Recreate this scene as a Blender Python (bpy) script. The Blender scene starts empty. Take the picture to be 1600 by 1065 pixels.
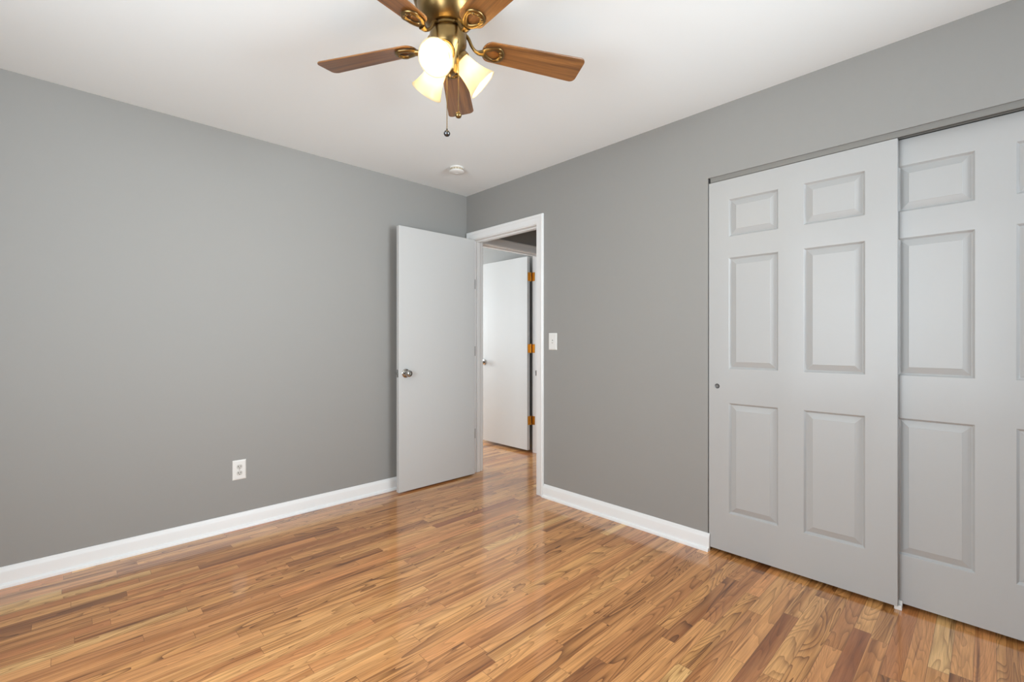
import bpy, bmesh, math, random
from mathutils import Vector, Matrix

C = bpy.context.scene.collection
SC = bpy.context.scene
R = math.radians

# ------------------------------------------------------------------ camera
cam_d = bpy.data.cameras.new('camera'); cam = bpy.data.objects.new('camera', cam_d); C.objects.link(cam)
cam_d.sensor_width = 36.0; cam_d.lens = 36.0 * 720.77 / 1600.0
cam_d.shift_y = -0.00033; cam_d.clip_start = 0.02
cam.location = (-2.558, -3.2334, 1.1594)
cam.rotation_euler = (R(90), 0, R(46.038 - 90))
SC.camera = cam

# ------------------------------------------------------------------ world, exposure, render settings
SC.view_settings.view_transform = 'Standard'; SC.view_settings.look = 'None'
SC.view_settings.exposure = 0.0; SC.view_settings.gamma = 1.0; SC.view_settings.use_curve_mapping = False
cy = SC.cycles
cy.max_bounces = 10; cy.diffuse_bounces = 6; cy.glossy_bounces = 4; cy.transmission_bounces = 6; cy.transparent_max_bounces = 8
cy.use_denoising = True; cy.caustics_reflective = False; cy.caustics_refractive = False
cy.sample_clamp_indirect = 6.0
w = bpy.data.worlds.new('daylight'); SC.world = w; w.use_nodes = True
w.node_tree.nodes['Background'].inputs[0].default_value = (0.75, 0.86, 1.0, 1); w.node_tree.nodes['Background'].inputs[1].default_value = 1.0

def window_light(name, loc, rot, sx, sy, watts, col):
    l = bpy.data.lights.new(name, 'AREA'); l.shape = 'RECTANGLE'; l.size = sx; l.size_y = sy; l.energy = watts; l.color = col
    o = bpy.data.objects.new(name, l); C.objects.link(o); o.location = loc; o.rotation_euler = rot
    return o
# area lights in unseen windows, placed and aimed for the brightness they give
DAY = (0.865, 0.95, 1.0)
f = window_light('daylight_front', (-0.78, -4.612, 1.38), (R(98), 0, R(12)), 1.25, 1.25, 25, DAY); f.data.spread = R(82)
window_light('added_daylight_left', (-3.612, -2.42, 1.38), (R(93), 0, R(-90)), 1.6, 1.3, 76, DAY)  # added light, its position chosen to light the right wall
window_light('daylight_beyond', (-1.112, 1.5, 1.4), (R(90), 0, R(-90)), 1.2, 1.3, 13, DAY)
window_light('added_daylight_beyond_end', (0.15, 3.212, 1.45), (R(-90), 0, 0), 1.2, 1.2, 85, DAY)  # added to brighten the hall floor through the doorway

# ------------------------------------------------------------------ mesh helpers
def add_box(bm, x0, x1, y0, y1, z0, z1, bev=0.0, seg=2):
    x0, x1 = min(x0, x1), max(x0, x1); y0, y1 = min(y0, y1), max(y0, y1); z0, z1 = min(z0, z1), max(z0, z1)
    r = bmesh.ops.create_cube(bm, size=1.0); vs = r['verts']
    for v in vs:
        v.co = Vector((x0 + (v.co.x + .5) * (x1 - x0), y0 + (v.co.y + .5) * (y1 - y0), z0 + (v.co.z + .5) * (z1 - z0)))
    if bev > 0:
        es = list({e for v in vs for e in v.link_edges})
        bmesh.ops.bevel(bm, geom=es, offset=bev, segments=seg, affect='EDGES', profile=0.5)

def box(*a, **k):
    bm = bmesh.new(); add_box(bm, *a, **k); return bm

def boxes(*lst):
    bm = bmesh.new()
    for a in lst: add_box(bm, *a)
    return bm

def frame_for(d):
    d = Vector(d).normalized(); up = Vector((0, 0, 1)) if abs(d.z) < 0.95 else Vector((1, 0, 0))
    a = d.cross(up).normalized(); b = a.cross(d).normalized()
    return a, b, d

def add_lathe(bm, prof, origin=(0, 0, 0), axis=(0, 0, 1), n=40):
    """prof: list of (radius, distance along axis)"""
    a, b, d = frame_for(axis); o = Vector(origin); rings = []
    for r, s in prof:
        if r < 1e-6: rings.append([bm.verts.new(o + d * s)])
        else: rings.append([bm.verts.new(o + d * s + (a * math.cos(2 * math.pi * k / n) + b * math.sin(2 * math.pi * k / n)) * r) for k in range(n)])
    for p, q in zip(rings, rings[1:]):
        for k in range(n):
            k2 = (k + 1) % n
            if len(p) == 1 and len(q) == 1: continue
            if len(p) == 1: f = [p[0], q[k2], q[k]]
            elif len(q) == 1: f = [p[k], p[k2], q[0]]
            else: f = [p[k], p[k2], q[k2], q[k]]
            bm.faces.new(f)
    bmesh.ops.recalc_face_normals(bm, faces=bm.faces)

def lathe(*a, **k):
    bm = bmesh.new(); add_lathe(bm, *a, **k); return bm

def add_tube(bm, pts, rad, n=10, closed=False, flat=1.0):
    pts = [Vector(p) for p in pts]; N = len(pts); rings = []
    if not hasattr(rad, '__len__'): rad = [rad] * N
    for i, p in enumerate(pts):
        if closed: t = pts[(i + 1) % N] - pts[i - 1]
        else: t = pts[min(i + 1, N - 1)] - pts[max(i - 1, 0)]
        a, b, d = frame_for(t)
        rings.append([bm.verts.new(p + (a * math.cos(2 * math.pi * k / n) + b * flat * math.sin(2 * math.pi * k / n)) * rad[i]) for k in range(n)])
    prs = list(zip(rings, rings[1:])) + ([(rings[-1], rings[0])] if closed else [])
    for p, q in prs:
        for k in range(n): bm.faces.new([p[k], p[(k + 1) % n], q[(k + 1) % n], q[k]])
    if not closed: bm.faces.new(rings[0]); bm.faces.new(rings[-1])
    bmesh.ops.recalc_face_normals(bm, faces=bm.faces)

def add_sphere(bm, c, r, u=20, v=12, sc=(1, 1, 1)):
    bmesh.ops.create_uvsphere(bm, u_segments=u, v_segments=v, radius=1.0,
        matrix=Matrix.Translation(c) @ Matrix.Diagonal((r * sc[0], r * sc[1], r * sc[2], 1)))

def add_sweep(bm, path, prof, to3d, closed_ends=True):
    """mitred sweep of a 2D profile (offset to the left of the path, depth) along a 2D path; to3d(u, v, depth) -> point"""
    P = [Vector((p[0], p[1])) for p in path]; N = len(P); rings = []
    for i in range(N):
        ds = []
        if i > 0: ds.append((P[i] - P[i - 1]).normalized())
        if i < N - 1: ds.append((P[i + 1] - P[i]).normalized())
        ns = [Vector((-d.y, d.x)) for d in ds]
        if len(ns) == 1: m = ns[0]
        else:
            m = ns[0] + ns[1]; m = m / m.dot(ns[0])
        rings.append([bm.verts.new(to3d(P[i].x + m.x * o, P[i].y + m.y * o, d)) for o, d in prof])
    k = len(prof)
    for a, b in zip(rings, rings[1:]):
        for j in range(k): bm.faces.new([a[j], a[(j + 1) % k], b[(j + 1) % k], b[j]])
    bm.faces.new(rings[0]); bm.faces.new(rings[-1])
    bmesh.ops.recalc_face_normals(bm, faces=bm.faces)

def sweep(*a, **k):
    bm = bmesh.new(); add_sweep(bm, *a, **k); return bm

def obj(name, bm, mat, parent=None, smooth=None, loc=(0, 0, 0), rz=0.0):
    me = bpy.data.meshes.new(name); bm.to_mesh(me); bm.free(); me.materials.append(mat)
    if smooth is not None:
        for p in me.polygons: p.use_smooth = True
        me.set_sharp_from_angle(angle=R(smooth))
    o = bpy.data.objects.new(name, me); C.objects.link(o)
    o.location = loc; o.rotation_euler = (0, 0, rz)
    if parent is not None: o.parent = parent
    return o

def tag(o, label=None, cat=None, group=None, kind=None):
    if label: o['label'] = label
    if cat: o['category'] = cat
    if group: o['group'] = group
    if kind: o['kind'] = kind
    return o

def empty(name, loc):
    o = bpy.data.objects.new(name, None); C.objects.link(o); o.location = loc; o.empty_display_size = 0.1
    return o

def struct(name, bm, mat, parent=None, smooth=None):
    o = obj(name, bm, mat, parent, smooth)
    if parent is None: o['kind'] = 'structure'
    return o

# ------------------------------------------------------------------ materials
def material(name):
    m = bpy.data.materials.new(name); m.use_nodes = True
    nt = m.node_tree; return m, nt, nt.nodes['Principled BSDF']

def math_node(nt, op, a, b=None):
    n = nt.nodes.new('ShaderNodeMath'); n.operation = op
    for i, x in enumerate((a, b)):
        if x is None: continue
        if isinstance(x, (int, float)): n.inputs[i].default_value = x
        else: nt.links.new(x, n.inputs[i])
    return n.outputs[0]

def paint(name, col, rough=0.5, bump=0.0, scale=300.0, var=0.0, spec=0.5):
    m, nt, b = material(name)
    b.inputs['Roughness'].default_value = rough; b.inputs['Specular IOR Level'].default_value = spec
    tc = nt.nodes.new('ShaderNodeTexCoord')
    no = nt.nodes.new('ShaderNodeTexNoise'); no.inputs['Scale'].default_value = 1.3; no.inputs['Detail'].default_value = 3
    nt.links.new(tc.outputs['Object'], no.inputs['Vector'])
    mx = nt.nodes.new('ShaderNodeMix'); mx.data_type = 'RGBA'
    nt.links.new(no.outputs['Fac'], mx.inputs[0])
    mx.inputs[6].default_value = (*[c * (1 - var) for c in col], 1); mx.inputs[7].default_value = (*[c * (1 + var) for c in col], 1)
    nt.links.new(mx.outputs[2], b.inputs['Base Color'])
    if bump > 0:
        n2 = nt.nodes.new('ShaderNodeTexNoise'); n2.inputs['Scale'].default_value = scale; n2.inputs['Detail'].default_value = 2
        nt.links.new(tc.outputs['Object'], n2.inputs['Vector'])
        bp = nt.nodes.new('ShaderNodeBump'); bp.inputs['Strength'].default_value = bump; bp.inputs['Distance'].default_value = 0.001
        nt.links.new(n2.outputs['Fac'], bp.inputs['Height']); nt.links.new(bp.outputs[0], b.inputs['Normal'])
    return m

def metal(name, col, rough=0.25, var=0.15):
    m, nt, b = material(name)
    b.inputs['Metallic'].default_value = 1.0
    tc = nt.nodes.new('ShaderNodeTexCoord')
    no = nt.nodes.new('ShaderNodeTexNoise'); no.inputs['Scale'].default_value = 40; no.inputs['Detail'].default_value = 4
    nt.links.new(tc.outputs['Object'], no.inputs['Vector'])
    mx = nt.nodes.new('ShaderNodeMix'); mx.data_type = 'RGBA'; nt.links.new(no.outputs['Fac'], mx.inputs[0])
    mx.inputs[6].default_value = (*[c * (1 - var) for c in col], 1); mx.inputs[7].default_value = (*[c * (1 + var) for c in col], 1)
    nt.links.new(mx.outputs[2], b.inputs['Base Color'])
    b.inputs['Roughness'].default_value = rough
    return m

def ramp(nt, fac, stops):
    r = nt.nodes.new('ShaderNodeValToRGB'); nt.links.new(fac, r.inputs[0])
    el = r.color_ramp.elements
    el[0].position, el[0].color = stops[0][0], (*stops[0][1], 1)
    el[1].position, el[1].color = stops[-1][0], (*stops[-1][1], 1)
    for p, c in stops[1:-1]:
        e = el.new(p); e.color = (*c, 1)
    return r.outputs[0]

def oak_floor():
    """narrow oak strips laid along x, random lengths, cathedral and straight grain, satin varnish"""
    m, nt, b = material('oak_strip_floor'); L = nt.links
    tc = nt.nodes.new('ShaderNodeTexCoord'); sp = nt.nodes.new('ShaderNodeSeparateXYZ'); L.new(tc.outputs['Object'], sp.inputs[0])
    x, y = sp.outputs[0], sp.outputs[1]
    W = 0.057
    v = math_node(nt, 'DIVIDE', y, W); row = math_node(nt, 'FLOOR', v); fy = math_node(nt, 'FRACT', v)
    wn = nt.nodes.new('ShaderNodeTexWhiteNoise'); wn.noise_dimensions = '1D'; L.new(row, wn.inputs['W'])
    xo = math_node(nt, 'ADD', math_node(nt, 'DIVIDE', x, 0.72), math_node(nt, 'MULTIPLY', wn.outputs['Value'], 400.0))
    vo = nt.nodes.new('ShaderNodeTexVoronoi'); vo.voronoi_dimensions = '1D'; vo.feature = 'F1'; vo.inputs['Scale'].default_value = 1.0; vo.inputs['Randomness'].default_value = 0.85
    L.new(xo, vo.inputs['W'])
    ve = nt.nodes.new('ShaderNodeTexVoronoi'); ve.voronoi_dimensions = '1D'; ve.feature = 'DISTANCE_TO_EDGE'; ve.inputs['Scale'].default_value = 1.0; ve.inputs['Randomness'].default_value = 0.85
    L.new(xo, ve.inputs['W'])
    sc = nt.nodes.new('ShaderNodeSeparateColor'); L.new(vo.outputs['Color'], sc.inputs[0])
    r1, r2, r3 = sc.outputs[0], sc.outputs[1], sc.outputs[2]
    # per-board coordinates
    ox = math_node(nt, 'ADD', x, math_node(nt, 'MULTIPLY', r2, 60.0)); oy = math_node(nt, 'ADD', y, math_node(nt, 'MULTIPLY', r3, 40.0))
    def coords(kx, ky):
        c = nt.nodes.new('ShaderNodeCombineXYZ'); L.new(math_node(nt, 'MULTIPLY', ox, kx), c.inputs[0]); L.new(math_node(nt, 'MULTIPLY', oy, ky), c.inputs[1]); L.new(math_node(nt, 'MULTIPLY', r1, 20.0), c.inputs[2]); return c.outputs[0]
    def noise(vec, scale, detail=2.0, rough=0.5, dist=0.0):
        n = nt.nodes.new('ShaderNodeTexNoise'); n.inputs['Scale'].default_value = scale; n.inputs['Detail'].default_value = detail; n.inputs['Roughness'].default_value = rough; n.inputs['Distortion'].default_value = dist
        L.new(vec, n.inputs['Vector']); return n.outputs['Fac']
    # growth rings: contour lines of a smooth stretched field, strong on plain-sawn boards, faint on straight-grained ones
    fld = noise(coords(1.15, 11.0), 1.0, 1.6, 0.45, 0.35)
    freq = math_node(nt, 'ADD', math_node(nt, 'MULTIPLY', r3, 20.0), 8.0)
    ring = math_node(nt, 'FRACT', math_node(nt, 'MULTIPLY', fld, freq))
    ring = math_node(nt, 'POWER', ring, 3.2)
    fine = noise(coords(4.0, 150.0), 1.0, 3.0, 0.6)
    pores = noise(coords(12.0, 520.0), 1.0, 2.0, 0.6)
    broad = noise(coords(0.9, 20.0), 1.0, 2.0, 0.5, 0.3)
    streak = noise(coords(1.6, 62.0), 1.0, 2.0, 0.5)
    # board tone
    base = ramp(nt, r1, [(0.0, (0.29, 0.112, 0.040)), (0.06, (0.52, 0.215, 0.072)), (0.30, (0.70, 0.322, 0.112)), (0.65, (0.745, 0.362, 0.130)), (0.92, (0.79, 0.41, 0.155)), (1.0, (0.88, 0.55, 0.24))])
    red = nt.nodes.new('ShaderNodeMix'); red.data_type = 'RGBA'; red.blend_type = 'MULTIPLY'; L.new(base, red.inputs[6])
    L.new(ramp(nt, r2, [(0.0, (1.0, 0.87, 0.84)), (0.25, (1, 1, 1)), (0.8, (0.99, 1.0, 0.97)), (1.0, (0.96, 0.98, 0.90))]), red.inputs[7]); red.inputs[0].default_value = 1.0
    dark = ramp(nt, r1, [(0.0, (0.11, 0.036, 0.010)), (0.5, (0.20, 0.070, 0.016)), (1.0, (0.34, 0.145, 0.035))])
    rs = math_node(nt, 'MULTIPLY', ring, math_node(nt, 'ADD', math_node(nt, 'MULTIPLY', r2, 0.75), 0.28))
    mx = nt.nodes.new('ShaderNodeMix'); mx.data_type = 'RGBA'; L.new(rs, mx.inputs[0]); L.new(red.outputs[2], mx.inputs[6]); L.new(dark, mx.inputs[7])
    def mult(col, fac, stops, amount):
        n = nt.nodes.new('ShaderNodeMix'); n.data_type = 'RGBA'; n.blend_type = 'MULTIPLY'; n.inputs[0].default_value = amount
        L.new(col, n.inputs[6]); L.new(ramp(nt, fac, stops), n.inputs[7]); return n.outputs[2]
    col = mult(mx.outputs[2], fine, [(0.30, (0.78, 0.74, 0.68)), (0.62, (1.10, 1.10, 1.10))], 0.9)
    col = mult(col, broad, [(0.32, (0.62, 0.51, 0.40)), (0.48, (1, 1, 1)), (0.70, (1.10, 1.12, 1.12))], 0.9)
    col = mult(col, streak, [(0.29, (0.36, 0.28, 0.22)), (0.39, (1, 1, 1))], 0.85)
    col = mult(col, pores, [(0.32, (0.72, 0.66, 0.60)), (0.46, (1, 1, 1))], 0.6)
    # seams
    ey = math_node(nt, 'MULTIPLY', math_node(nt, 'MINIMUM', fy, math_node(nt, 'SUBTRACT', 1.0, fy)), W)
    ex = math_node(nt, 'MULTIPLY', ve.outputs['Distance'], 0.72)
    d = math_node(nt, 'MINIMUM', ey, ex)
    mr = nt.nodes.new('ShaderNodeMapRange'); mr.inputs['From Min'].default_value = 0.0002; mr.inputs['From Max'].default_value = 0.0010; L.new(d, mr.inputs['Value'])
    m4 = nt.nodes.new('ShaderNodeMix'); m4.data_type = 'RGBA'; L.new(mr.outputs[0], m4.inputs[0]); m4.inputs[6].default_value = (0.20, 0.080, 0.025, 1); L.new(col, m4.inputs[7])
    L.new(m4.outputs[2], b.inputs['Base Color'])
    b.inputs['Roughness'].default_value = 0.42; b.inputs['Specular IOR Level'].default_value = 0.15
    b.inputs['Coat Weight'].default_value = 1.0; b.inputs['Coat Roughness'].default_value = 0.135; b.inputs['Coat IOR'].default_value = 1.55
    h = math_node(nt, 'ADD', math_node(nt, 'MULTIPLY', mr.outputs[0], 1.0), math_node(nt, 'MULTIPLY', fine, 0.25))
    bp = nt.nodes.new('ShaderNodeBump'); bp.inputs['Strength'].default_value = 0.16; bp.inputs['Distance'].default_value = 0.0006; L.new(h, bp.inputs['Height'])
    L.new(bp.outputs[0], b.inputs['Normal']); 
    wv = nt.nodes.new('ShaderNodeTexNoise'); wv.inputs['Scale'].default_value = 9.0; L.new(tc.outputs['Object'], wv.inputs['Vector'])
    bc = nt.nodes.new('ShaderNodeBump'); bc.inputs['Strength'].default_value = 0.05; bc.inputs['Distance'].default_value = 0.004; L.new(wv.outputs['Fac'], bc.inputs['Height']); L.new(bp.outputs[0], bc.inputs['Normal'])
    L.new(bc.outputs[0], b.inputs['Coat Normal'])
    return m

def blade_wood():
    m, nt, b = material('walnut_blade'); L = nt.links
    tc = nt.nodes.new('ShaderNodeTexCoord'); mp = nt.nodes.new('ShaderNodeMapping'); mp.inputs['Scale'].default_value = (2.5, 55, 20); L.new(tc.outputs['Object'], mp.inputs[0])
    n = nt.nodes.new('ShaderNodeTexNoise'); n.inputs['Scale'].default_value = 1.0; n.inputs['Detail'].default_value = 5; n.inputs['Roughness'].default_value = 0.6; n.inputs['Distortion'].default_value = 0.4; L.new(mp.outputs[0], n.inputs['Vector'])
    c = ramp(nt, n.outputs['Fac'], [(0.28, (0.075, 0.030, 0.010)), (0.5, (0.195, 0.080, 0.023)), (0.72, (0.36, 0.158, 0.044))])
    L.new(c, b.inputs['Base Color']); b.inputs['Roughness'].default_value = 0.34; b.inputs['Coat Weight'].default_value = 0.3; b.inputs['Coat Roughness'].default_value = 0.2
    return m

def glow(name, col, strength):
    m, nt, b = material(name)
    b.inputs['Base Color'].default_value = (*col, 1); b.inputs['Emission Color'].default_value = (*col, 1); b.inputs['Emission Strength'].default_value = strength
    return m

def frosted_shade():
    m, nt, b = material('frosted_glass_shade'); L = nt.links
    tr = nt.nodes.new('ShaderNodeBsdfTranslucent'); tr.inputs[0].default_value = (0.90, 0.80, 0.56, 1)
    tc = nt.nodes.new('ShaderNodeTexCoord'); n = nt.nodes.new('ShaderNodeTexNoise'); n.inputs['Scale'].default_value = 25; L.new(tc.outputs['Object'], n.inputs['Vector'])
    c = ramp(nt, n.outputs['Fac'], [(0.3, (0.62, 0.55, 0.42)), (0.7, (0.70, 0.64, 0.52))]); L.new(c, b.inputs['Base Color'])
    b.inputs['Roughness'].default_value = 0.25
    mx = nt.nodes.new('ShaderNodeMixShader'); mx.inputs[0].default_value = 0.55
    L.new(b.outputs[0], mx.inputs[1]); L.new(tr.outputs[0], mx.inputs[2]); L.new(mx.outputs[0], nt.nodes['Material Output'].inputs[0])
    return m

def pane_glass():
    m, nt, b = material('window_glass'); L = nt.links
    t = nt.nodes.new('ShaderNodeBsdfTransparent'); g = nt.nodes.new('ShaderNodeBsdfGlossy'); g.inputs['Roughness'].default_value = 0.02
    mx = nt.nodes.new('ShaderNodeMixShader'); mx.inputs[0].default_value = 0.06
    L.new(t.outputs[0], mx.inputs[1]); L.new(g.outputs[0], mx.inputs[2]); L.new(mx.outputs[0], nt.nodes['Material Output'].inputs[0])
    return m

GREY = paint('grey_wall_paint', (0.315, 0.312, 0.300), 0.55, 0.12, 260, 0.012, 0.35)
CEIL = paint('ceiling_paint', (0.868, 0.905, 0.915), 0.8, 0.10, 200, 0.008, 0.3)
PALE = paint('pale_wall_paint', (0.72, 0.715, 0.70), 0.6, 0.1, 260, 0.01, 0.3)
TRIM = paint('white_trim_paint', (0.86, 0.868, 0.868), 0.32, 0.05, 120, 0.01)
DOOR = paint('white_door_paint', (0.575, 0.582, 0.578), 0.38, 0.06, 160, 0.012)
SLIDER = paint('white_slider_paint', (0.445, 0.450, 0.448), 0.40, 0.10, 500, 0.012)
TRACK = paint('track_paint', (0.215, 0.21, 0.195), 0.5, 0.05, 200, 0.02)
DARK = paint('dark_recess', (0.012, 0.011, 0.010), 0.7)
PLASTIC = paint('white_plastic', (0.80, 0.80, 0.78), 0.35)
IVORY = paint('aged_plastic', (0.62, 0.55, 0.42), 0.45)
FLOOR = oak_floor()
BRASS = metal('antique_brass', (0.25, 0.165, 0.066), 0.32)
CHROME = metal('satin_nickel', (0.44, 0.43, 0.41), 0.16)
GOLD = metal('polished_brass', (0.62, 0.33, 0.07), 0.30)
PEWTER = metal('dark_pewter', (0.12, 0.12, 0.125), 0.30)
CUP = paint('dull_grey_metal', (0.16, 0.16, 0.155), 0.35)
WOOD = blade_wood()
SHADE = frosted_shade()
BULB = glow('lit_bulb', (1.0, 0.90, 0.70), 230.0)
GLASS = pane_glass()

# ------------------------------------------------------------------ room shell
H = 2.44; T = 0.113
XL, YF = -3.6, -4.60                      # left wall and front wall (both behind the camera)
struct('floor', box(XL - T, 1.62, YF - T, 3.3, -0.1, 0.0), FLOOR)
struct('ceiling', box(XL - T, 1.62, YF - T, 3.3, H, H + 0.1), CEIL)
struct('wall_back', box(XL - T, 0.0, 0.0, T, 0, H), GREY)
DY0, DY1, DZ = -0.085, -0.850, 2.036      # doorway faces of the jamb
J = 0.019
CY0, CY1, CZ = -2.146, -3.662, 2.058      # closet opening
struct('wall_right', boxes((0, T, DY0 + J, T, 0, H), (0, T, DY1 - J, DY0 + J, DZ + J, H), (0, T, CY0, DY1 - J, 0, H),
                           (0, T, CY1, CY0, CZ, H), (0, T, YF - T, CY1, 0, H)), GREY)
WX = (-1.46, -0.10); WZ = (0.66, 2.08)
struct('wall_front', boxes((XL - T, WX[0], YF - T, YF, 0, H), (WX[1], 0, YF - T, YF, 0, H), (WX[0], WX[1], YF - T, YF, 0, WZ[0]), (WX[0], WX[1], YF - T, YF, WZ[1], H)), GREY)
WY = (-3.27, -1.57)
struct('wall_left', boxes((XL - T, XL, YF, WY[0], 0, H), (XL - T, XL, WY[1], 0, 0, H), (XL - T, XL, WY[0], WY[1], 0, WZ[0]), (XL - T, XL, WY[0], WY[1], WZ[1], H)), GREY)
# closet, hall and the room across the hall
struct('wall_closet', boxes((T, 0.80, -1.95, -1.85, 0, H), (0.80, 0.90, -4.06, -1.85, 0, H), (T, 0.80, -4.06, -3.95, 0, H)), GREY)
HY0, HY1 = -0.045, 0.070                  # faces of the wall with the doorway across the hall
HX0, HX1 = 0.150, 0.925
struct('wall_hall', boxes((T, HX0 - J, HY0, HY1, 0, H), (HX0 - J, HX1 + J, HY0, HY1, DZ + J, H), (HX1 + J, 1.5, HY0, HY1, 0, H),
                          (1.5, 1.62, -1.4, HY1, 0, H), (1.0, 1.12, HY1, 3.3, 0, H), (T, 1.5, -1.40, -1.30, 0, H)), GREY)
FX = -1.1
struct('wall_far', boxes((FX - T, -0.55, 3.2, 3.3, 0, H), (0.85, 1.0, 3.2, 3.3, 0, H), (-0.55, 0.85, 3.2, 3.3, 0, 0.8), (-0.55, 0.85, 3.2, 3.3, 2.1, H), (FX - T, FX, T, 0.85, 0, H), (FX - T, FX, 2.15, 3.2, 0, H), (FX - T, FX, 0.85, 2.15, 0, 0.7), (FX - T, FX, 0.85, 2.15, 2.1, H)), PALE)

def window(name, horiz, fixed, a0, a1, z0, z1):
    """sash window set in the wall; horiz: the wall runs along x"""
    def B(bm, u0, u1, d0, d1, za, zb, bev=0.003):
        if horiz: add_box(bm, u0, u1, fixed - d1, fixed - d0, za, zb, bev)
        else: add_box(bm, fixed - d1, fixed - d0, u0, u1, za, zb, bev)
    t = 0.045
    fr = bmesh.new()
    B(fr, a0, a0 + t, 0.02, 0.09, z0, z1); B(fr, a1 - t, a1, 0.02, 0.09, z0, z1); B(fr, a0 + t, a1 - t, 0.02, 0.09, z0, z0 + t); B(fr, a0 + t, a1 - t, 0.02, 0.09, z1 - t, z1)
    zm = (z0 + z1) / 2; B(fr, a0 + t, a1 - t, 0.03, 0.07, zm - 0.02, zm + 0.02)
    o = struct(name, fr, TRIM)
    for za, zb in ((z0 + t, zm - 0.02), (zm + 0.02, z1 - t)):
        p = bmesh.new(); B(p, a0 + t, a1 - t, 0.048, 0.052, za, zb, 0); obj('window_pane', p, GLASS, o)
    s = bmesh.new(); B(s, a0 - 0.05, a1 + 0.05, -0.05, 0.02, z0 - 0.025, z0, 0.004); obj('window_sill', s, TRIM, o)
    return o
window('window_1', True, YF, *WX, *WZ)
window('added_window_2', False, XL, *WY, *WZ)  # unseen window added for the left light
window('window_3', False, FX, 0.85, 2.15, 0.7, 2.1)
window('added_window_4', True, 3.2 + T, -0.55, 0.85, 0.8, 2.1)  # unseen window added with the light that reaches the hall floor

# ------------------------------------------------------------------ baseboards (board with moulded top, shoe as a child)
BB = [(0.0, 0.0), (0.0145, 0.0), (0.0145, 0.070), (0.0125, 0.076), (0.0085, 0.082), (0.0065, 0.089), (0.003, 0.093), (0.0, 0.094)]
SHOE = [(0.0, 0.0), (0.016, 0.0), (0.0158, 0.006), (0.0135, 0.012), (0.0085, 0.0165), (0.0, 0.018)]
def baseboard(name, path):
    f = lambda prof, off=0.0: sweep(path, [(o + off, d) for o, d in prof], lambda u, v, d: Vector((u, v, d)))
    o = struct(name, f(BB), TRIM, smooth=25)
    obj('shoe_moulding', f(SHOE, 0.0145), TRIM, o, smooth=25)
    return o
# the profile grows to the left of the path, so each path keeps the room on its left
baseboard('baseboard_back', [(0, 0), (XL, 0)])
baseboard('baseboard_left', [(XL, 0), (XL, YF)])
baseboard('baseboard_front', [(XL, YF), (0, YF)])
baseboard('baseboard_right', [(0, -2.158), (0, -0.926)])

# ------------------------------------------------------------------ door casings and jambs
CAS = [(0.0, 0.0), (0.0, 0.009), (0.004, 0.011), (0.040, 0.0125), (0.045, 0.016), (0.052, 0.018), (0.060, 0.018), (0.0645, 0.0155), (0.0665, 0.011), (0.0665, 0.0)]
rv = 0.006
def casing(y0, y1, ztop, to3d):
    return sweep([(y0, 0), (y0, ztop), (y1, ztop), (y1, 0)], CAS, to3d)
# room side (plane x = 0, facing -x): path goes up the left jamb, over, down the right
o = struct('trim_1', casing(-(DY0 + rv), -(DY1 - rv), DZ + rv, lambda u, v, d: Vector((-d, -u, v))), TRIM, smooth=25)
jb = bmesh.new()
add_box(jb, -0.001, T + 0.001, DY0, DY0 + J, 0, DZ + J); add_box(jb, -0.001, T + 0.001, DY1 - J, DY1, 0, DZ + J); add_box(jb, -0.001, T + 0.001, DY1, DY0, DZ, DZ + J)
obj('jamb', jb, TRIM, o)
st = bmesh.new()
add_box(st, 0.040, 0.074, DY0 - 0.011, DY0, 0, DZ, 0.002); add_box(st, 0.040, 0.074, DY1, DY1 + 0.011, 0, DZ, 0.002); add_box(st, 0.040, 0.074, DY1 + 0.011, DY0 - 0.011, DZ - 0.011, DZ, 0.002)
obj('door_stop', st, TRIM, o)
sp = bmesh.new(); add_box(sp, 0.002, 0.032, DY1, DY1 + 0.0016, 0.885, 0.945); add_box(sp, -0.012, 0.002, DY1 - 0.001, DY1 + 0.0016, 0.895, 0.935, 0.0006, 1)
tag(obj('strike_plate', sp, CHROME, o), 'grey metal strike plate')
# hall side of the same doorway
struct('trim_2', boxes((T, T + 0.014, DY1 - 0.066, DY1 - rv, 0, DZ + 0.066), (T, T + 0.014, DY1 - rv, DY0 + 0.02, DZ + rv, DZ + 0.066)), TRIM)
# doorway across the hall (plane y = HY0, facing -y)
o = struct('trim_3', casing(HX0 - rv, HX1 + rv, DZ + rv, lambda u, v, d: Vector((u, HY0 - d, v))), TRIM, smooth=25)
jb = bmesh.new()
add_box(jb, HX0 - J, HX0, HY0 - 0.001, HY1 + 0.001, 0, DZ + J); add_box(jb, HX1, HX1 + J, HY0 - 0.001, HY1 + 0.001, 0, DZ + J); add_box(jb, HX0, HX1, HY0 - 0.001, HY1 + 0.001, DZ, DZ + J)
obj('jamb', jb, TRIM, o)
st = bmesh.new(); add_box(st, HX0, HX1, 0.0, 0.03, DZ - 0.011, DZ, 0.002); add_box(st, HX0, HX0 + 0.011, 0.0, 0.03, 0, DZ - 0.011, 0.002)
obj('door_stop', st, TRIM, o)

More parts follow.
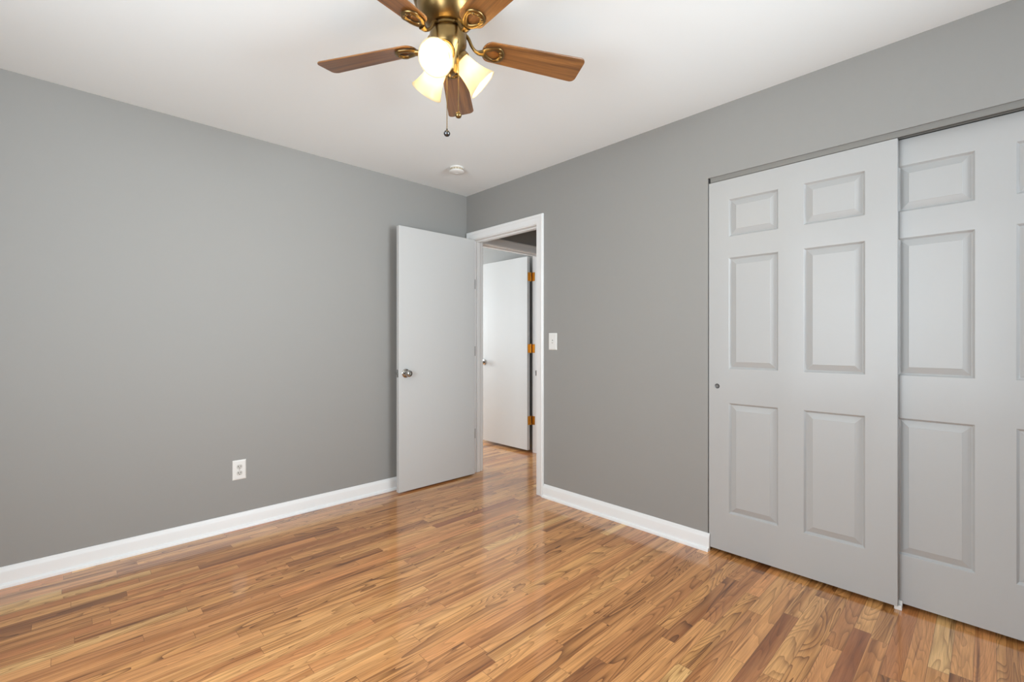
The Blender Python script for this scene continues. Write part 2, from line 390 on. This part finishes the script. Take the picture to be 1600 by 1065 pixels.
# ------------------------------------------------------------------ hinged doors
def knob_mesh(o, axis):
    """round privacy knob: rosette, neck and flattened ball"""
    bm = bmesh.new()
    add_lathe(bm, [(0.0, 0.0), (0.033, 0.0), (0.0335, 0.003), (0.030, 0.007), (0.020, 0.010), (0.0125, 0.013), (0.0115, 0.026), (0.016, 0.031), (0.0235, 0.036), (0.0265, 0.043),
                   (0.0265, 0.049), (0.0235, 0.056), (0.016, 0.0605), (0.008, 0.0615), (0.0075, 0.059), (0.0, 0.059)], o, axis, 36)
    return bm
def leaf(bm, x0, x1, y0, y1, z0, z1): add_box(bm, x0, x1, y0, y1, z0, z1, 0.0005, 1)
def hinge(name, parent, pin, za, zb, leaves, mat):
    """two leaves and a five-knuckle barrel with button tips"""
    bm = bmesh.new()
    for l in leaves: leaf(bm, *l, za, zb)
    h = (zb - za) / 5
    for k in range(5): add_lathe(bm, [(0, 0), (0.0058, 0.0), (0.0058, h - 0.0008), (0, h - 0.0008)], (pin[0], pin[1], za + k * h), (0, 0, 1), 16)
    for zz, s in ((za, -1), (zb, 1)): add_lathe(bm, [(0.0, 0.0), (0.0046, 0.0), (0.0046, 0.003), (0.0, 0.0055)], (pin[0], pin[1], zz), (0, 0, s), 16)
    return obj(name, bm, mat, parent, smooth=40)

# door_1 stands open into the room, parallel to the back wall
DX0, DX1, DF, DB = -0.7605, -0.0245, -0.143, -0.1075
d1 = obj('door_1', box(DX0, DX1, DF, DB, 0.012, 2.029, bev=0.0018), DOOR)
tag(d1, 'flat white hinged door standing open against the back wall', 'door', kind='structure')
tag(obj('door_knob', knob_mesh((-0.702, DF, 0.911), (0, -1, 0)), CHROME, d1, smooth=35), 'round satin metal knob')
tag(obj('door_knob', knob_mesh((-0.702, DB, 0.911), (0, 1, 0)), CHROME, d1, smooth=35), 'round satin metal knob')
lp = bmesh.new(); add_box(lp, DX0 - 0.0012, DX0 + 0.001, DF + 0.006, DB - 0.006, 0.882, 0.940, 0.0005, 1)
add_box(lp, DX0 - 0.011, DX0, DF + 0.010, DB - 0.012, 0.901, 0.921, 0.003, 2)
tag(obj('latch_plate', lp, CHROME, d1), 'grey metal latch in the door edge')
HGREY = paint('painted_hinge', (0.36, 0.36, 0.35), 0.4)
for zc in (1.655, 1.068, 0.344):
    hinge('hinge', d1, (-0.016, -0.0965), zc - 0.042, zc + 0.042, [(DX1 - 0.001, DX1 + 0.0018, DF + 0.002, -0.097), (-0.0165, 0.030, -0.0868, -0.0848)], HGREY)

# door_2 belongs to the doorway across the hall; it stands open into the room beyond
EX0, EX1, EY0, EY1 = 0.862, 0.898, 0.085, 0.840
d2 = obj('door_2', box(EX0, EX1, EY0, EY1, 0.028, 2.030, bev=0.0018), DOOR)
tag(d2, 'flat white door with brass hinges seen through the doorway across the hall', 'door', kind='structure')
tag(obj('door_knob', knob_mesh((EX0, 0.770, 0.917), (-1, 0, 0)), CHROME, d2, smooth=35), 'round satin metal knob')
for zc in (1.822, 1.078, 0.332):
    tag(hinge('hinge', d2, (0.912, 0.082), zc - 0.045, zc + 0.045, [(EX0 + 0.006, 0.913, EY0 - 0.0022, EY0 + 0.0005), (0.9225, 0.9255, 0.036, 0.082)], GOLD), 'polished brass butt hinge')

# ------------------------------------------------------------------ sliding closet doors with six moulded panels
def slider_mesh(y0, y1, xf, xb, z0, z1, zrows, pcols):
    """six-panel moulded door; front face at x = xf looking to -x; y runs from y0 (left) down to y1 (right)"""
    bm = bmesh.new()
    us = sorted({0.0, y0 - y1, *[c for p in pcols for c in p]}); vs = sorted({z0, z1, *[c for p in zrows for c in p]})
    V = {}
    def vert(u, z, d=0.0):
        k = (round(u, 5), round(z, 5), round(d, 5))
        if k not in V: V[k] = bm.verts.new((xf + d, y0 - u, z))
        return V[k]
    PR = [(0.0, 0.0), (0.003, 0.0006), (0.0060, 0.0040), (0.0090, 0.0085), (0.0115, 0.0105), (0.0130, 0.0105), (0.0145, 0.0098), (0.0385, 0.0022), (0.0400, 0.0010)]
    for a, b in zip(us, us[1:]):
        for c, e in zip(vs, vs[1:]):
            ispan = any(abs(a - p[0]) < 1e-6 and abs(b - p[1]) < 1e-6 for p in pcols) and any(abs(c - q[0]) < 1e-6 and abs(e - q[1]) < 1e-6 for q in zrows)
            if not ispan:
                bm.faces.new([vert(a, c), vert(b, c), vert(b, e), vert(a, e)]); continue
            rings = [[vert(a + o, c + o, d), vert(b - o, c + o, d), vert(b - o, e - o, d), vert(a + o, e - o, d)] for o, d in PR]
            for p, q in zip(rings, rings[1:]):
                for k in range(4): bm.faces.new([p[k], p[(k + 1) % 4], q[(k + 1) % 4], q[k]])
            bm.faces.new(rings[-1])
    # edges and back
    W = y0 - y1
    back = {(u, z): bm.verts.new((xb, y0 - u, z)) for u in (0.0, W) for z in (z0, z1)}
    bm.faces.new([back[(0.0, z0)], back[(0.0, z1)], back[(W, z1)], back[(W, z0)]])
    bm.faces.new([vert(u, z0) for u in us] + [back[(W, z0)], back[(0.0, z0)]])
    bm.faces.new([vert(u, z1) for u in us] + [back[(W, z1)], back[(0.0, z1)]])
    bm.faces.new([vert(0.0, z) for z in vs] + [back[(0.0, z1)], back[(0.0, z0)]])
    bm.faces.new([vert(W, z) for z in vs] + [back[(W, z1)], back[(W, z0)]])
    bmesh.ops.recalc_face_normals(bm, faces=bm.faces)
    return bm
ROWS = [(0.228, 0.826), (1.005, 1.607), (1.716, 1.921)]
COLS = [(0.104, 0.348), (0.454, 0.698)]
def pull(parent, x, y, z):
    bm = bmesh.new(); add_lathe(bm, [(0.0, -0.0002), (0.0085, -0.0004), (0.0095, -0.0016), (0.0125, -0.0020), (0.0135, 0.0005), (0.0, 0.0008)], (x, y, z), (1, 0, 0), 28)
    o = tag(obj('finger_pull', bm, PEWTER, parent, smooth=30), 'small round metal finger pull')
    c = bmesh.new(); add_lathe(c, [(0.0, -0.0008), (0.0090, -0.0008), (0.0090, 0.0), (0.0, 0.0)], (x, y, z), (1, 0, 0), 24)
    tag(obj('cup', c, CUP, o, smooth=30), 'dark recessed cup')
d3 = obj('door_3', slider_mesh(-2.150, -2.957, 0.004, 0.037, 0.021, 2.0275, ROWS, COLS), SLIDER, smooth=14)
tag(d3, 'white six-panel sliding closet door in front, next to the bare wall', 'door', kind='structure')
pull(d3, 0.004, -2.195, 0.911)
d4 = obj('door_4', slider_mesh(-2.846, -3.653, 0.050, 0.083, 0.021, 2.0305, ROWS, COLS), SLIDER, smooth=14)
tag(d4, 'white six-panel sliding closet door behind the other, cut by the right photo edge', 'door', kind='structure')
pull(d4, 0.050, -3.608, 0.911)

# overhead track: top plate, painted front fascia, middle and rear flanges
tk = bmesh.new()
y0, y1 = CY0 - 0.012, CY1 + 0.004
add_box(tk, 0.004, 0.094, y1, y0, 2.0525, 2.0575)
add_box(tk, 0.004, 0.0065, y1, y0, 2.0300, 2.0525, 0.0006, 1)
add_box(tk, 0.0425, 0.0450, y1, y0, 2.0330, 2.0525); add_box(tk, 0.0915, 0.094, y1, y0, 2.0340, 2.0525)
tag(obj('sliding_door_track', tk, TRACK), 'long grey metal track under the top of the closet opening', 'track')
# white floor guide between the two sliding doors
fg = bmesh.new()
add_box(fg, 0.020, 0.048, -2.970, -2.944, 0.0, 0.019, 0.0012, 2)
add_box(fg, 0.0395, 0.0475, -2.970, -2.944, 0.018, 0.034, 0.0012, 2)
tag(obj('door_guide', fg, PLASTIC), 'small white plastic guide on the floor under the closet doors', 'door guide')

# ------------------------------------------------------------------ wall plates
def plate_mesh(w_, h_, to3d, cx, cz, d=0.006):
    bm = bmesh.new(); rings = []
    for o, dd in ((0.0, 0.0), (0.0, 0.0022), (0.0018, 0.0042), (0.006, d - 0.0004), (0.009, d)):
        rings.append([bm.verts.new(to3d(cx + sx * (w_ / 2 - o), cz + sz * (h_ / 2 - o), dd)) for sx, sz in ((-1, -1), (1, -1), (1, 1), (-1, 1))])
    for p, q in zip(rings, rings[1:]):
        for k in range(4): bm.faces.new([p[k], p[(k + 1) % 4], q[(k + 1) % 4], q[k]])
    bm.faces.new(rings[-1]); bm.faces.new(rings[0]); bmesh.ops.recalc_face_normals(bm, faces=bm.faces)
    return bm
# outlet on the back wall
OX, OZ = -1.7895, 0.360
ol = empty('wall_outlet', (OX, 0, OZ))
tag(ol, 'white duplex power outlet low on the grey back wall', 'outlet')
A3 = lambda u, v, d: Vector((u, -d, v))
obj('cover_plate', plate_mesh(0.075, 0.121, A3, 0, 0), PLASTIC, ol)
def receptacle(zc):
    bm = bmesh.new(); n = 28; pts = []
    for k in range(n):
        a = 2 * math.pi * k / n; pts.append((0.0165 * math.cos(a), max(-0.0135, min(0.0135, 0.0172 * math.sin(a)))))
    f0 = [bm.verts.new((x, -0.0055, zc + z)) for x, z in pts]; f1 = [bm.verts.new((x * .96, -0.0078, zc + z * .96)) for x, z in pts]
    for k in range(n): bm.faces.new([f0[k], f0[(k + 1) % n], f1[(k + 1) % n], f1[k]])
    bm.faces.new(f1); bm.faces.new(f0); bmesh.ops.recalc_face_normals(bm, faces=bm.faces)
    r = obj('receptacle', bm, paint('receptacle_plastic', (0.60, 0.59, 0.56), 0.4) if 'receptacle_plastic' not in bpy.data.materials else bpy.data.materials['receptacle_plastic'], ol)
    s = bmesh.new()
    add_box(s, -0.0085, -0.0050, -0.0082, -0.0072, zc - 0.002, zc + 0.0065); add_box(s, 0.0050, 0.0078, -0.0082, -0.0072, zc - 0.001, zc + 0.0062)
    add_lathe(s, [(0.0, 0.0), (0.0026, 0.0), (0.0026, 0.0010), (0.0, 0.0010)], (0.0, -0.0072, zc - 0.0080), (0, -1, 0), 16)
    tag(obj('slots', s, DARK, r), 'dark plug slots')
receptacle(0.0195); receptacle(-0.0195)
obj('screw', lathe([(0, 0), (0.0034, 0.0), (0.003, 0.001), (0, 0.0014)], (0, -0.0058, 0), (0, -1, 0), 16), CHROME, ol, smooth=40)
# light switch on the right wall beside the doorway
sw = empty('light_switch', (0, -1.013, 1.1535))
tag(sw, 'white toggle light switch on the right wall beside the doorway', 'light switch')
B3 = lambda u, v, d: Vector((-d, -u, v))
obj('cover_plate', plate_mesh(0.077, 0.123, B3, 0, 0), PLASTIC, sw)
obj('switch_collar', box(-0.0068, -0.0055, -0.0055, 0.0055, -0.0125, 0.0125), paint('switch_shadow_plastic', (0.42, 0.41, 0.39), 0.4), sw)
tg = box(-0.0180, -0.0050, -0.0040, 0.0040, -0.0045, 0.0045, bev=0.0012)
bmesh.ops.rotate(tg, verts=tg.verts, cent=(-0.005, 0, 0), matrix=Matrix.Rotation(R(-28), 3, 'Y'))
obj('toggle', tg, PLASTIC, sw)
for zz in (0.030, -0.030):
    obj('screw', lathe([(0, 0), (0.0030, 0.0), (0.0026, 0.001), (0, 0.0013)], (-0.0058, 0, zz), (-1, 0, 0), 16), PLASTIC, sw, smooth=40)

# ------------------------------------------------------------------ smoke detector on the ceiling
sd = empty('smoke_detector', (-0.479, -0.487, H))
tag(sd, 'small round white smoke detector on the ceiling near the corner', 'smoke detector')
obj('mounting_base', lathe([(0, 0), (0.052, 0), (0.053, 0.004), (0.050, 0.009), (0, 0.009)], axis=(0, 0, -1), n=48), PLASTIC, sd, smooth=35)
vb = bmesh.new(); add_lathe(vb, [(0, 0.008), (0.0475, 0.008), (0.0475, 0.024), (0, 0.024)], axis=(0, 0, -1), n=48)
tag(obj('sensor_band', vb, IVORY, sd, smooth=35), 'cream recessed band')
cs = bmesh.new()
for k in range(14):
    a = 2 * math.pi * k / 14; c = bmesh.new()
    v0 = len(cs.verts); add_box(cs, 0.0470, 0.0488, -0.0045, 0.0045, -0.022, -0.011)
    cs.verts.ensure_lookup_table(); bmesh.ops.rotate(cs, verts=cs.verts[v0:], cent=(0, 0, 0), matrix=Matrix.Rotation(a + 0.1, 3, 'Z')); c.free()
tag(obj('vent_slots', cs, paint('vent_plastic', (0.42, 0.36, 0.27), 0.5), sd), 'tan vent slots')
obj('cover', lathe([(0, 0.023), (0.050, 0.023), (0.0535, 0.026), (0.0530, 0.032), (0.047, 0.036), (0.025, 0.0385), (0.012, 0.0388), (0.011, 0.0375), (0, 0.0375)], axis=(0, 0, -1), n=48), PLASTIC, sd, smooth=30)

# ------------------------------------------------------------------ ceiling fan with three lamps
FX_, FY_ = -1.5601, -1.8638
fan = empty('ceiling_fan', (FX_, FY_, H))
tag(fan, 'antique brass ceiling fan with five wooden blades and three lit lamps', 'ceiling fan')
DN = (0, 0, -1)
obj('motor_housing', lathe([(0, 0), (0.122, 0), (0.1235, 0.004), (0.121, 0.008), (0.126, 0.012), (0.1275, 0.034), (0.124, 0.052), (0.117, 0.060), (0.113, 0.062), (0.111, 0.070), (0.1055, 0.090), (0.096, 0.110), (0.082, 0.129), (0.068, 0.142), (0.062, 0.146), (0, 0.146)], axis=DN, n=64), BRASS, fan, smooth=35)
obj('flywheel', lathe([(0, 0.145), (0.052, 0.145), (0.058, 0.148), (0.0585, 0.156), (0.052, 0.160), (0.047, 0.164), (0, 0.164)], axis=DN, n=56), BRASS, fan, smooth=35)
obj('switch_housing', lathe([(0, 0.162), (0.050, 0.162), (0.060, 0.165), (0.0655, 0.171), (0.0665, 0.178), (0.0665, 0.206), (0.062, 0.222), (0.052, 0.240), (0.043, 0.262), (0.036, 0.285), (0.031, 0.300), (0.026, 0.307), (0.014, 0.312), (0, 0.312)], axis=DN, n=56), BRASS, fan, smooth=35)
obj('finial', lathe([(0, 0.310), (0.009, 0.310), (0.0105, 0.316), (0.007, 0.322), (0, 0.3235)], axis=DN, n=24), BRASS, fan, smooth=40)

ZB = 2.239 - H; PITCH = R(-12)
def blade_bm():
    """rounded root, slight flare, rounded tip corners; pitched about its length"""
    bm = bmesh.new(); out = []
    r0, r1 = 0.128, 0.533; w0, w1 = 0.046, 0.0605; rc = 0.022
    for k in range(13):                                     # root: half ellipse
        a = R(90) + R(180) * k / 12; out.append((r0 + 0.034 + 0.034 * math.cos(a), w0 * math.sin(a)))
    edge = [(r0 + 0.034 + (r1 - rc - r0 - 0.034) * t, w0 + (w1 - w0) * t) for t in (0.33, 0.66, 1.0)]
    out += [(x, -y_) for x, y_ in edge]
    for k in range(1, 7): a = R(-90) + R(90) * k / 6; out.append((r1 - rc + rc * math.cos(a), -(w1 - rc) + rc * math.sin(a)))
    for k in range(0, 7): a = R(90) * k / 6; out.append((r1 - rc + rc * math.cos(a), (w1 - rc) + rc * math.sin(a)))
    out += [(x, y_) for x, y_ in reversed(edge)][1:]
    T_ = 0.0055
    lo = [bm.verts.new((x, y_, 0.0)) for x, y_ in out]; hi = [bm.verts.new((x, y_, T_)) for x, y_ in out]
    n = len(out); bm.faces.new(lo); bm.faces.new(hi)
    for k in range(n): bm.faces.new([lo[k], lo[(k + 1) % n], hi[(k + 1) % n], hi[k]])
    bmesh.ops.recalc_face_normals(bm, faces=bm.faces)
    es = [e for e in bm.edges if abs(e.verts[0].co.z - e.verts[1].co.z) < 1e-6]
    bmesh.ops.bevel(bm, geom=es, offset=0.0012, segments=1, affect='EDGES')
    bmesh.ops.rotate(bm, verts=bm.verts, cent=(0, 0, 0), matrix=Matrix.Rotation(PITCH, 3, 'X'))
    bmesh.ops.translate(bm, verts=bm.verts, vec=(0, 0, ZB))
    return bm
def iron_bm():
    """arm swooping from the flywheel down to an open teardrop bracket screwed under the blade root"""
    bm = bmesh.new()
    def P(r, s, dz):                                        # a point on the pitched blade's underside
        return Vector((r, s * math.cos(PITCH), ZB + s * math.sin(PITCH) + dz))
    arm = [Vector((0.050, 0, -0.155)), Vector((0.066, 0, -0.158)), Vector((0.078, 0.001, -0.170)), Vector((0.088, 0.002, -0.190)), Vector((0.100, 0.001, -0.205)), Vector((0.114, 0, -0.2115)), P(0.130, 0, -0.0085)]
    pts = []
    for i in range(len(arm) - 1):
        p0, p1, p2, p3 = arm[max(i - 1, 0)], arm[i], arm[i + 1], arm[min(i + 2, len(arm) - 1)]
        for k in range(5):
            t = k / 5; pts.append(0.5 * ((2 * p1) + (p2 - p0) * t + (2 * p0 - 5 * p1 + 4 * p2 - p3) * t * t + (3 * p1 - p0 - 3 * p2 + p3) * t ** 3))
    pts.append(arm[-1])
    n = len(pts); add_tube(bm, pts, [0.0095 - 0.0022 * math.sin(math.pi * i / (n - 1)) + 0.005 * max(0, i / (n - 1) - 0.75) * 4 for i in range(n)], 12, flat=0.75)
    ring = []
    for k in range(32):
        a = 2 * math.pi * k / 32; c = math.cos(a)
        ring.append(P(0.168 - 0.036 * c, 0.0265 * math.sin(a) * (1 - 0.30 * c), -0.0065))
    add_tube(bm, ring, [0.0074 + 0.0022 * (math.cos(2 * math.pi * k / 32) < -0.35) + 0.003 * max(0.0, math.cos(2 * math.pi * k / 32)) for k in range(32)], 12, closed=True, flat=0.5)
    for s in (-0.017, 0.017): add_sphere(bm, P(0.194, s, -0.010), 0.0055, 12, 8, (1, 1, 0.7))
    add_sphere(bm, P(0.201, 0, -0.010), 0.0055, 12, 8, (1, 1, 0.7))
    return bm
blade0 = iron0 = None
for k in range(5):
    a = R(47.07 + 72 * k)
    if blade0 is None:
        blade0 = obj('blade', blade_bm(), WOOD, fan, smooth=30); iron0 = obj('blade_iron', iron_bm(), BRASS, fan, smooth=40)
        blade0.rotation_euler.z = iron0.rotation_euler.z = a
    else:
        for src in (blade0, iron0):
            c = src.copy(); C.objects.link(c); c.parent = fan; c.rotation_euler = (0, 0, a)

# lamps: fitter cup, frosted bell shade, bulb
def lamp(az):
    out = Vector((math.cos(az), math.sin(az), 0)); ax = (out * math.sin(R(49)) + Vector((0, 0, -1)) * math.cos(R(49))).normalized()
    rim = out * 0.129 + Vector((0, 0, 2.110 - H)); neck = rim - ax * 0.115
    sh = obj('lamp_shade', lathe([(0.0285, 0.000), (0.0330, 0.006), (0.0350, 0.020), (0.0375, 0.045), (0.0420, 0.068), (0.0490, 0.090), (0.0560, 0.106), (0.0605, 0.1145), (0.0598, 0.1165), (0.0575, 0.1155),
                                  (0.0530, 0.107), (0.0460, 0.091), (0.0390, 0.069), (0.0345, 0.046), (0.0320, 0.021), (0.0300, 0.008), (0.0285, 0.000)], neck, ax, 48), SHADE, fan, smooth=50)
    tag(sh, 'frosted white glass bell shade, lit')
    ft = bmesh.new()
    add_lathe(ft, [(0, -0.030), (0.014, -0.030), (0.020, -0.024), (0.0300, -0.012), (0.0385, -0.004), (0.0390, 0.010), (0.0365, 0.010), (0.0360, 0.001), (0.0, 0.001)], neck, ax, 36)
    add_tube(ft, [out * 0.030 + Vector((0, 0, -0.212)), out * 0.045 + Vector((0, 0, -0.205)), neck - ax * 0.040, neck - ax * 0.020], 0.0105, 12)
    obj('lamp_holder', ft, BRASS, fan, smooth=40)
    bb = bmesh.new(); add_lathe(bb, [(0, 0.006), (0.011, 0.006), (0.0125, 0.022), (0.018, 0.036), (0.0255, 0.050), (0.0280, 0.062), (0.0262, 0.075), (0.0190, 0.086), (0.0100, 0.0905), (0, 0.0915)], neck, ax, 28)
    tag(obj('light_bulb', bb, BULB, sh, smooth=60), 'glowing warm bulb')
FWD = 46.038                                                # azimuth away from the camera
for cw in (191, 313, 73): lamp(R(FWD - cw))

# pull chains
fw = Vector((math.cos(R(FWD)), math.sin(R(FWD)), 0)); rt = Vector((fw.y, -fw.x, 0))
def chain(x, ztop, zbot, mat, label):
    bm = bmesh.new(); add_tube(bm, [x + Vector((0, 0, ztop)), x + Vector((0, 0, zbot))], 0.0011, 8)
    z = ztop
    while z > zbot: add_sphere(bm, x + Vector((0, 0, z)), 0.0019, 8, 6); z -= 0.0055
    c = obj('pull_chain', bm, BRASS, fan, smooth=60)
    k = bmesh.new(); add_lathe(k, [(0, -0.006), (0.003, -0.005), (0.0035, 0.0), (0.0085, 0.003), (0.0115, 0.009), (0.0115, 0.013), (0.0085, 0.0185), (0.004, 0.021), (0, 0.0215)], x + Vector((0, 0, zbot)), DN, 24)
    tag(obj('pull_knob', k, mat, c, smooth=40), label)
chain(fw * -0.030, -0.285, 1.910 - H, PEWTER, 'dark round pull knob')
chain(fw * -0.047 + rt * 0.043, -0.215, 1.967 - H, BRASS, 'bronze round pull knob')
